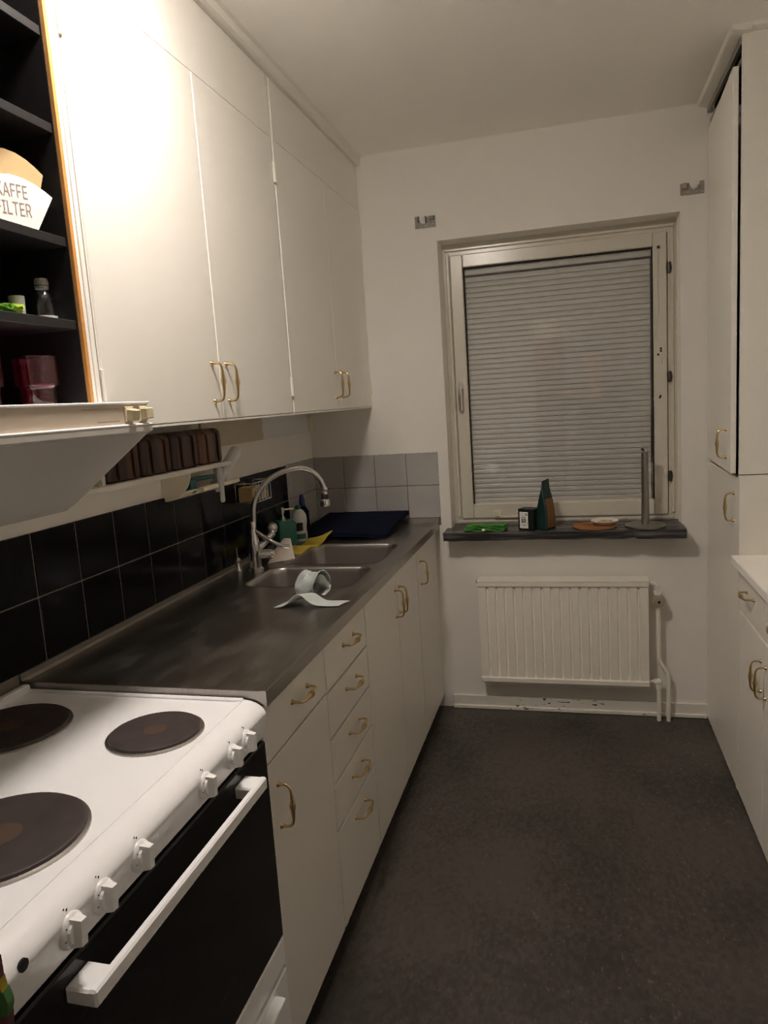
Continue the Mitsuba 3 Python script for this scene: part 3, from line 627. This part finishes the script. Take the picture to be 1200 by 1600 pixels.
# crumpled grey packaging: a curled strip and a flap
k = thing('grey_packaging', 'crumpled grey plastic packaging lying beside the sink', 'packaging')
PC = np.array([.444, -1.305, CZ])
def roll(u, v):
    a = 3.9-u*5.2; r = .036-.010*max(0, u-.72)+.0035*math.sin(5*v+4*u)+.002*math.sin(17*u)
    ax = np.array([.86, -.50, 0]); sd = np.array([.50, .86, 0])
    q = PC+np.array([-.005, .035, .040])+ax*(.080*(v-.5)+.004*math.sin(6*u))+sd*r*math.cos(a)*1.05
    dn = (mnoise(np.array([[u*9, v*4, 2.0]]))[0]-.5)*.016*min(1, 3*u)
    return (q[0]+dn*.6, q[1]-dn, q[2]+r*math.sin(a)*1.05-.010*(1-v)+dn*.5)
add('roll', sheet(roll, 34, 14, .0014), 'pack_grey', k, smooth=18)
def inner(u, v):
    q = roll(.25+.6*u, .35+.6*v); c0 = PC+np.array([.018, .022, .036]); f_ = .62+.2*math.sin(7*u)
    return tuple(c0+(np.array(q)-c0)*np.array([1, f_, f_]))
add('inner_fold', sheet(inner, 18, 8, .0012), 'pack_grey', k, smooth=18)
def flap(u, v):
    z = .004+.036*math.exp(-((u-.38)/.16)**2)*(1-.35*v)+.003*math.sin(12*u+4*v)*(u > .55)*.3
    return (PC[0]-.075+.185*u+.02*v, PC[1]-.105+.025*u+.075*v*(1-.35*u), PC[2]+max(.0025, z))
add('flap', sheet(flap, 30, 8, .0014), 'pack_grey', k, smooth=25)

# ---------------------------------------------------------------- things on the window sill
SZ = .868
k = thing('green_cloth', 'folded bright green cloth pouch on the left of the window sill', 'cloth')
for i, q in enumerate((0, .010, .020)):
    add('fold', sheet(lambda u, v: (.738+.160*u+.012*v+.004*math.sin(9*v)-(.018*(i == 0)*(1-u))-.006*(i == 2)*(1-u), -.112+.075*v-.004*math.sin(14*u+i), SZ+.005+q+.0035*math.sin(13*u+5*i)*(1-v)+.004*math.sin(5*v)), 26, 10, .006), 'green_cloth', k, smooth=35)
add('tag', trimesh.creation.icosphere(2, .008).apply_transform(np.diag([1, .6, .8, 1])).apply_translation((.812, -.122, SZ+.010)), 'paper', k)
k = thing('tea_box', 'black box with a white barcode label on the window sill', 'box')
def pb(m): return move(m, (1.006, -.070, SZ), rz=-24)
add('body', pb(bx(-.036, .036, -.030, .030, .0005, .095, .002)), 'box_black', k)
add('label', pb(bx(-.028, .012, -.0308, -.030, .010, .082)), 'paper', k, label='white paper label')
bars = [bx(-.020+.0021*i, -.020+.0021*i+(.0012, .0007, .0016)[i % 3], -.0312, -.0307, .034, .052) for i in range(11)]
add('barcode', pb(cat_(bars+[bx(-.019, .002, -.0312, -.0307, .057, .059), bx(.002, .006, -.0312, -.0307, .066, .077), bx(-.018, .004, -.0312, -.0307, .022, .024)])), 'ink', k)
k = thing('coffee_bag', 'dark teal coffee bag standing on the window sill beside the black box', 'bag')
rr = []
for z, hw, hd in ((.001, .034, .024), (.006, .036, .026), (.05, .036, .027), (.09, .035, .024), (.13, .033, .017), (.165, .030, .008), (.185, .027, .0025), (.215, .024, .0018)):
    rr.append(np.array([(x+.010*(z/.2)**2, y+.006*(z/.2)**2, z+(.004*math.sin(x*90) if z > .2 else 0)) for x, y in rrect(-hw, hw, -hd, hd, min(.006, hd*.8), 3)]))
gm_ = loft(rr); gm_.fix_normals()
BR_ = 56
add('pouch', move(gm_, (1.080, -.075, SZ), rz=BR_), 'bag_teal', k, smooth=40)
def bagface(u, v):
    z = .012+.125*v; hd = np.interp(z, (.006, .05, .09, .13, .165), (.026, .027, .024, .017, .008))
    return (-.027+.054*u+.010*(z/.2)**2, -hd-.0012+.006*(z/.2)**2, z)
add('print', move(sheet(bagface, 4, 10, .001), (1.080, -.075, SZ), rz=BR_), 'bag_print', k, label='orange-brown picture print')
add('cork_trivet', lathe([(0, 0), (.090, 0), (.093, .003), (.093, .007), (.090, .009), (0, .009)], 48, (1.283, -.040, SZ)), 'cork', smooth=30, label='round cork trivet on the window sill under the white bowl', cat='trivet')
k = thing('white_bowl', 'small shallow white bowl with crumbs on the edge of the cork trivet', 'bowl')
WBp = (1.325, -.045, SZ+.0092)
add('dish', lathe([(0, 0), (.028, 0), (.031, .002), (.052, .016), (.058, .020), (.057, .0215), (.050, .018), (.028, .004), (0, .004)], 36, WBp), 'bowl_white', k, smooth=35)
add('garlic_skins', cat_([crumple((WBp[0]-.016+.013*i, WBp[1]-.006*(-1)**i, WBp[2]+.006), (.012, .008, .009), i) for i in range(4)]), 'crumb', label='dry beige peelings lying in the small white bowl', cat='food scraps', kind='stuff')
k = thing('paper_towel_stand', 'brushed steel paper towel stand on the right of the window sill', 'stand')
SP = (1.490, -.055, SZ)
add('base', lathe([(0, 0), (.082, 0), (.084, .003), (.084, .009), (.081, .012), (0, .014)], 48, SP), 'steel', k, smooth=30)
add('pole', lathe([(0, .013), (.016, .013), (.0165, .05), (.0145, .315), (0, .315)], 24, SP), 'steel', k, smooth=40)
add('finial', lathe([(0, .315), (.006, .315), (.006, .321), (.0165, .323), (.0165, .334), (0, .336)], 22, SP), 'chrome', k, smooth=30)

# ---------------------------------------------------------------- radiator
rd = thing('radiator', 'white ribbed panel radiator under the window', 'radiator')
X0, X1, RZ0, RZ1, RF = .772, 1.495, .163, .645, -.098
P = [(X0, RF+.03), (X0, RF)]; n_ = 18; pit_ = (X1-X0)/n_
for i in range(n_):
    a = X0+i*pit_
    if i: P += [(a-.0065, RF), (a-.0025, RF+.011), (a+.0025, RF+.011), (a+.0065, RF)]
P += [(X1, RF), (X1, RF+.03)]
add('panel', prism(P, RZ1-RZ0-.010, 'z', (0, 0, RZ0+.004)), 'radiator_paint', rd)
add('top_band', cat_([bx(X0-.002, X1+.002, RF-.008, RF+.05, RZ1-.030, RZ1-.004, .004), bx(X0-.004, X1+.004, RF-.010, -.024, RZ1-.008, RZ1, .002)]), 'radiator_paint', rd)
add('bottom_band', cat_([bx(X0-.002, X1+.002, RF-.006, RF+.04, RZ0+.006, RZ0+.032, .004), bx(X0+.01, X1-.01, RF+.006, -.03, RZ0-.006, RZ0+.008, .003)]), 'radiator_paint', rd)
add('back_panel', bx(X0+.004, X1-.004, RF+.031, -.026, RZ0+.01, RZ1-.01, .002), 'radiator_paint', rd)
add('side_plate', bx(X1-.001, X1+.002, RF+.004, -.026, RZ0+.01, RZ1-.004, .001), 'radiator_paint', rd)
add('side_plate', bx(X0-.002, X0+.001, RF+.004, -.026, RZ0+.01, RZ1-.004, .001), 'radiator_paint', rd)
add('vent_plug', lathe([(0, 0), (.007, 0), (.007, .010), (0, .010)], 12, (X0-.012, -.06, RZ1-.015), 'x'), 'dark_metal', rd)
for x in (.95, 1.32): add('wall_bracket', bx(x-.012, x+.012, -.03, 0, .25, .58, .002), 'radiator_paint', rd)
PY = -.060
add('pipe', tube(spline([(X1, PY, .622), (1.515, PY, .622), (1.530, PY, .612), (1.534, PY, .590)], 5), .0085, 12), 'radiator_paint', rd, smooth=40)
vv = add('thermostat_valve', cat_([lathe([(0, 0), (.014, 0), (.014, .020), (0, .020)], 18, (1.535, PY, .570)), bx(1.519, 1.551, PY-.010, PY+.012, .574, .588, .003)]), 'radiator_paint', rd, smooth=30)
add('head', lathe([(0, 0), (.021, 0), (.027, .006), (.027, .030), (.021, .044), (.006, .046), (0, .046)], 10, (1.538, PY+.010, .548), '-y'), 'valve_grey', vv, label='grey-beige valve head')
add('knob', lathe([(0, .046), (.006, .046), (.005, .050), (0, .050)], 12, (1.538, PY+.010, .548), '-y'), 'black', vv)
add('pipe', tube(spline([(1.536, PY, .545), (1.537, PY, .45), (1.538, PY, .33), (1.539, PY, .285), (1.548, PY, .262), (1.566, PY, .232), (1.576, PY, .205), (1.577, PY, .15), (1.577, PY, .001)], 5), .0092, 12), 'radiator_paint', rd, smooth=40)
add('pipe', cat_([tube([(X1, PY, .180), (1.530, PY, .180)], .0075, 12), lathe([(0, 0), (.013, 0), (.013, .022), (0, .022)], 8, (1.517, PY, .180), 'x'), lathe([(0, 0), (.014, 0), (.014, .02), (0, .02)], 8, (1.537, PY, .150)), trimesh.creation.icosphere(2, .0145).apply_translation((1.537, PY, .180)), tube([(1.537, PY, .165), (1.537, PY, .001)], .0092, 12)]), 'radiator_paint', rd, smooth=30)

# curtain brackets on the back wall
def bracket(pts, holes, lab, mat='bracket_grey'):
    P_ = Polygon(pts)
    for x, z, r in holes: P_ = P_.difference(Polygon([(x+r*math.cos(t), z+r*math.sin(t)) for t in np.linspace(0, 2*math.pi, 10, endpoint=False)]))
    k = thing('curtain_bracket', lab, 'bracket')
    add('plate', prism(P_, .004, 'y', (0, -.0045, 0)), mat, k)
    return k
k = bracket([(.560, 2.197), (.650, 2.197), (.650, 2.244), (.618, 2.244), (.612, 2.236), (.608, 2.222), (.602, 2.214), (.588, 2.216), (.580, 2.226), (.576, 2.245), (.560, 2.247)], [(.585, 2.204, .003), (.606, 2.206, .003), (.615, 2.213, .0038), (.636, 2.226, .0055), (.635, 2.214, .004)], 'metal curtain rail bracket on the back wall left above the window')
add('lug', cat_([bx(.573, .579, -.018, -.004, 2.222, 2.245, .001), bx(.606, .611, -.018, -.004, 2.218, 2.243, .001), bx(.627, .645, -.010, -.004, 2.226, 2.240, .002)]), 'dark_metal', k)
k = bracket([(1.640, 2.195), (1.728, 2.195), (1.728, 2.243), (1.712, 2.243), (1.710, 2.228), (1.702, 2.219), (1.688, 2.214), (1.678, 2.222), (1.672, 2.240), (1.640, 2.240)], [(1.668, 2.207, .003), (1.722, 2.204, .004), (1.700, 2.206, .003)], 'metal curtain rail bracket on the back wall right above the window')
add('lug', cat_([bx(1.642, 1.662, -.022, -.004, 2.216, 2.238, .003), bx(1.702, 1.708, -.018, -.004, 2.213, 2.228, .001)]), 'valve_grey', k)

# ---------------------------------------------------------------- tall cabinet on the right
TY = -.612; TT = 2.428
t = thing('tall_cabinet', 'tall white cabinet at the right by the window wall with its upper door ajar', 'cabinet')
add('side_panel', cat_([bx(RX-.0005, RWALL-.002, TY, TY+.018, 1.142, 2.515, .001), bx(RX-.0005, RWALL-.002, TY, TY+.018, .002, 1.139, .001)]), 'white_paint', t)
add('side_panel', bx(RX+.020, RWALL-.002, -.020, -.002, .002, 2.515, .001), 'white_paint', t)
add('carcass', cat_([bx(RX+.02, RWALL-.002, TY+.018, -.02, 2.497, 2.515), bx(RX+.02, RWALL-.002, TY+.018, -.02, 1.128, 1.146), bx(RX+.03, RWALL-.002, TY+.018, -.02, .002, .06), bx(RWALL-.012, RWALL-.002, TY+.018, -.02, .06, 2.497)]), 'dark_gap', t)
add('shelf', bx(RX+.03, RWALL-.012, TY+.018, -.02, 1.80, 1.818), 'white_paint', t)
add('door', bx(RX, RX+.018, TY+.0195, -.003, .006, 1.130, .002), 'front_paint', t, label='lower door')
dl = [k for k in scene if k.startswith('tall_cabinet__door')][-1]
handle(dl, RX, -.530, 1.020, True, -1)
A_ = T().translate([RX, -.004, 0]).rotate([0, 0, 1], -2.45)
du = add('door', bx(0, .018, TY+.0235, 0, 1.144, TT, .002), 'front_paint', t, to=A_, label='upper door standing slightly ajar')
M = np.eye(4); M[:3, :3] = np.diag([-1, -1, 1])@np.array([[0, 0, 1], [0, 1, 0], [-1, 0, 0]], float); M[:3, 3] = (0, -.500, 1.241)
add('handle', HANDLE, None, du, to=A_@T(M.tolist()), label='brass bow handle')
add('top_rail', cat_([bx(RX-.004, RX+.006, TY+.0185, -.003, 2.488, 2.506, .001), bx(RX+.008, RX+.014, TY+.0185, -.003, 2.452, 2.468, .001)]), 'dull_metal', t)
add('trim_2', prism([(RX-.040, 2.53), (RX-.034, 2.518), (RX-.012, 2.512), (RX-.004, 2.510), (RX+.02, 2.510), (RX+.02, 2.53)], -TY+.026, 'y', (0, TY-.026, 0)), 'white_paint', label='white cornice strip along the top of the tall cabinet', cat='cornice', kind='structure')
add('trim_3', prism([(TY-.026, 2.53), (TY-.022, 2.520), (TY-.006, 2.512), (TY+.01, 2.512), (TY+.01, 2.53)], RWALL-RX+.03, 'x', (RX-.032, 0, 0)), 'white_paint', label='white cornice strip on the side of the tall cabinet facing the room', cat='cornice', kind='structure')
# ---------------------------------------------------------------- base units on the right with white worktop
WZ = .866
add('worktop', bx(RX-.026, RWALL-.002, -2.45, TY-.001, WZ-.030, WZ, .003), 'worktop_white', label='white laminate worktop on the right-hand base cabinets', cat='worktop')
ys = [TY-.002, -.966, -1.336, -1.706, -2.076, -2.446]
names = ('white base cabinet beside the tall cabinet, first under the white worktop', 'white base cabinet under the white worktop, second from the tall cabinet', 'white base cabinet under the white worktop, third from the tall cabinet', 'white base cabinet under the white worktop, fourth from the tall cabinet', 'white base cabinet under the white worktop, last towards the doorway')
for i in range(5):
    ya, yb = ys[i+1]+.001, ys[i]-.001
    c = thing('base_cabinet', names[i], 'cabinet')
    add('body', bx(RX+.020, RWALL-.002, ya, yb, .002, WZ-.031), 'white_paint', c)
    s_ = .014 if i == 0 else 0
    if s_: add('filler', bx(RX, RX+.018, yb-.012, yb, .006, WZ-.034, .001), 'front_paint', c)
    d = front(c, 'drawer', ya+.001, yb-.001-s_, .688, .828, RX, -1); handle(d, RX, (ya+yb)/2, .770, False, -1)
    d = front(c, 'door', ya+.001, yb-.001-s_, .006, .676, RX, -1); handle(d, RX, (ya+.030 if i % 2 == 0 else yb-.026), .558, True, -1)

# ---------------------------------------------------------------- doorway behind the camera (seen mirrored in the window pane)
add('door_1', bx(.30, 1.10, REAR-1.699, REAR-1.66, .002, 2.10, .003), 'door_red', label='reddish brown hallway door beyond the rear doorway', cat='door', kind='structure')
add('curtain', sheet(lambda u, v: (1.16+.50*u, REAR-.40+.02*math.sin(30*u), .05+2.1*v), 60, 4, .003), 'curtain', smooth=40, label='pale curtain hanging in the rear doorway', cat='curtain')
hl = thing('hall_lamp', 'round globe lamp on the hallway ceiling beyond the rear doorway', 'lamp')
add('base', lathe([(0, H), (.07, H), (.07, H-.02), (.02, H-.06), (0, H-.06)], 24, (.42, REAR-.85, 0)), 'plastic_white', hl, smooth=35)
gm = trimesh.creation.icosphere(3, .11); gm.apply_translation((.42, REAR-.85, H-.165))
k = add('globe', gm, 'plastic_white', hl, smooth=True); scene[k]['emitter'] = {'type': 'area', 'radiance': rgb(*HALL_RGB)}

# ---------------------------------------------------------------- the photographer behind the camera (seen only mirrored in the window pane)
def flesh(bones, edge=.022, it=6):
    M = None
    for a, ra, b, rb in bones:
        h_ = m3.Manifold.hull_points(np.vstack([trimesh.creation.icosphere(2, ra).vertices+np.array(a), trimesh.creation.icosphere(2, rb).vertices+np.array(b)]))
        M = h_ if M is None else M+h_
    q = M.refine_to_length(edge).to_mesh(); m = trimesh.Trimesh(q.vert_properties[:, :3], q.tri_verts)
    return trimesh.smoothing.filter_taubin(m, iterations=it)
pn = thing('person', 'person in a dark grey sweater and dark trousers holding up a phone in both hands', 'person')
px_, py_ = 1.40, -3.66
def P(x, y, z): return (px_+x, py_+y, z)
PHN = np.array([1.207, -3.292, 1.440])
hip = [P(s_*.10, 0, .95) for s_ in (-1, 1)]; kn_ = [P(s_*.11, .02, .52) for s_ in (-1, 1)]; an = [P(s_*.12, -.02, .10) for s_ in (-1, 1)]
sh = [P(s_*.185, 0, 1.48) for s_ in (-1, 1)]; el = [P(-.30, .12, 1.22), P(.20, .16, 1.20)]; wr = [tuple(PHN+(-.075, -.07, -.07)), tuple(PHN+(.085, -.07, -.075))]
head, neck = P(0, .03, 1.70), P(0, 0, 1.54)
bones = [(neck, .055, head, .06), (P(0, .02, 1.735), .095, P(0, .055, 1.665), .070), (P(0, .06, 1.64), .055, P(0, .075, 1.615), .038), (P(0, .118, 1.70), .010, P(0, .133, 1.675), .014),
         (P(0, 0, 1.40), .10, neck, .06), (P(-.095, .02, 1.70), .014, P(-.098, .015, 1.67), .010), (P(.095, .02, 1.70), .014, P(.098, .015, 1.67), .010), (P(0, 0, 1.0), .11, P(0, 0, 1.40), .11)]
for i in (0, 1):
    bones += [(hip[i], .085, kn_[i], .055), (kn_[i], .055, an[i], .040), (an[i], .042, (an[i][0], an[i][1]+.14, .035), .030), (sh[i], .050, el[i], .042), (el[i], .040, wr[i], .026)]
    d = 1 if i == 0 else -1; w0 = np.array(wr[i]); hp = w0+np.array([d*.012, .045, .045])
    bones += [(tuple(w0), .026, tuple(hp), .028)]
    for f_, (ln, dz) in enumerate(((.050, .030), (.055, .012), (.050, -.008), (.040, -.026))):
        r_ = hp+np.array([d*.006, .010, dz*.8]); m_ = r_+np.array([d*.012, .024, .004]); t_ = m_+np.array([d*ln*.6, .004, .004])
        bones += [(tuple(r_), .010, tuple(m_), .0088), (tuple(m_), .0088, tuple(t_), .0075)]
    th0 = w0+np.array([d*.020, .02, .03]); bones += [(tuple(th0), .013, tuple(th0+np.array([d*.03, .008, .025])), .010), (tuple(th0+np.array([d*.03, .008, .025])), .010, tuple(th0+np.array([d*.045, .012, .045])), .008)]
pr('skin', (.50, .30, .21), .55, spec=.3); pr('sweater', (.075, .075, .078), .9, spec=.1); pr('trousers', (.03, .032, .04), .9, spec=.1); pr('hair', (.045, .028, .018), .6, spec=.3)
add('body', flesh(bones, .014, 4), 'skin', pn, smooth=True)
top = [(P(0, -.005, 1.0), .145, P(0, 0, 1.28), .140), (P(-.06, 0, 1.26), .115, P(-.09, 0, 1.42), .098), (P(.06, 0, 1.26), .115, P(.09, 0, 1.42), .098), (P(-.12, 0, 1.42), .085, P(.12, 0, 1.42), .085), (P(0, 0, 1.47), .078, P(0, -.005, 1.51), .068), (P(0, 0, .92), .142, P(0, 0, 1.0), .145)]
for i in (0, 1): top += [(sh[i], .068, el[i], .055), (el[i], .053, tuple(np.array(el[i])*.12+np.array(wr[i])*.88), .037), (tuple(np.array(sh[i])*.35+np.array(P(0, 0, 1.44))*.65), .08, sh[i], .068)]
add('sweater', flesh(top), 'sweater', pn, smooth=True)
tr = [(P(-.06, 0, .96), .120, P(.06, 0, .96), .120)]
for i in (0, 1): tr += [(hip[i], .110, kn_[i], .078), (kn_[i], .078, an[i], .062)]
add('trousers', flesh(tr), 'trousers', pn, smooth=True)
for i in (0, 1): add('shoe', flesh([((an[i][0], an[i][1]-.03, .045), .044, (an[i][0], an[i][1]+.06, .048), .046), ((an[i][0], an[i][1]+.06, .046), .044, (an[i][0], an[i][1]+.17, .036), .035)]), 'black', pn, smooth=True)
add('hair', flesh([(P(0, .005, 1.765), .094, P(0, -.03, 1.72), .092), (P(0, -.04, 1.70), .080, P(0, -.03, 1.63), .060), (P(0, .055, 1.800), .050, P(0, .02, 1.80), .070)]), 'hair', pn, smooth=True)
for s_ in (-1, 1): add('eye', trimesh.creation.icosphere(2, .012).apply_translation(P(s_*.034, .103, 1.712)), 'paper', pn, smooth=True)
add('mouth', hullp([P(x, .118+dy, 1.640+dz) for x in (-.024, .024) for dy in (0, .004) for dz in (-.004, .004)]), 'door_red', pn)
k = thing('phone', 'black phone held up by the person behind the kitchen', 'phone')
add('case', bx(PHN[0]-.037, PHN[0]+.037, PHN[1]-.004, PHN[1]+.004, PHN[2]-.110, PHN[2]+.045, .003), 'black', k)
for base, grp in (('pink_tumbler', 'pink stacking glasses on the open shelf'), ('curtain_bracket', 'curtain rail brackets above the window'), ('wall_cabinet', 'white wall cabinets on the left'), ('sponge', 'sponges in the wire basket')):
    for q in [q for q in labels if '__' not in q and (q == base or (q.startswith(base+'_') and q[len(base)+1:].isdigit()))]: labels[q]['group'] = grp
for q in [q for q in labels if q.startswith('base_cabinet') and '__' not in q]:
    labels[q]['group'] = 'base cabinets under the white worktop' if 'white worktop' in labels[q]['label'] else 'base cabinets under the steel counter'
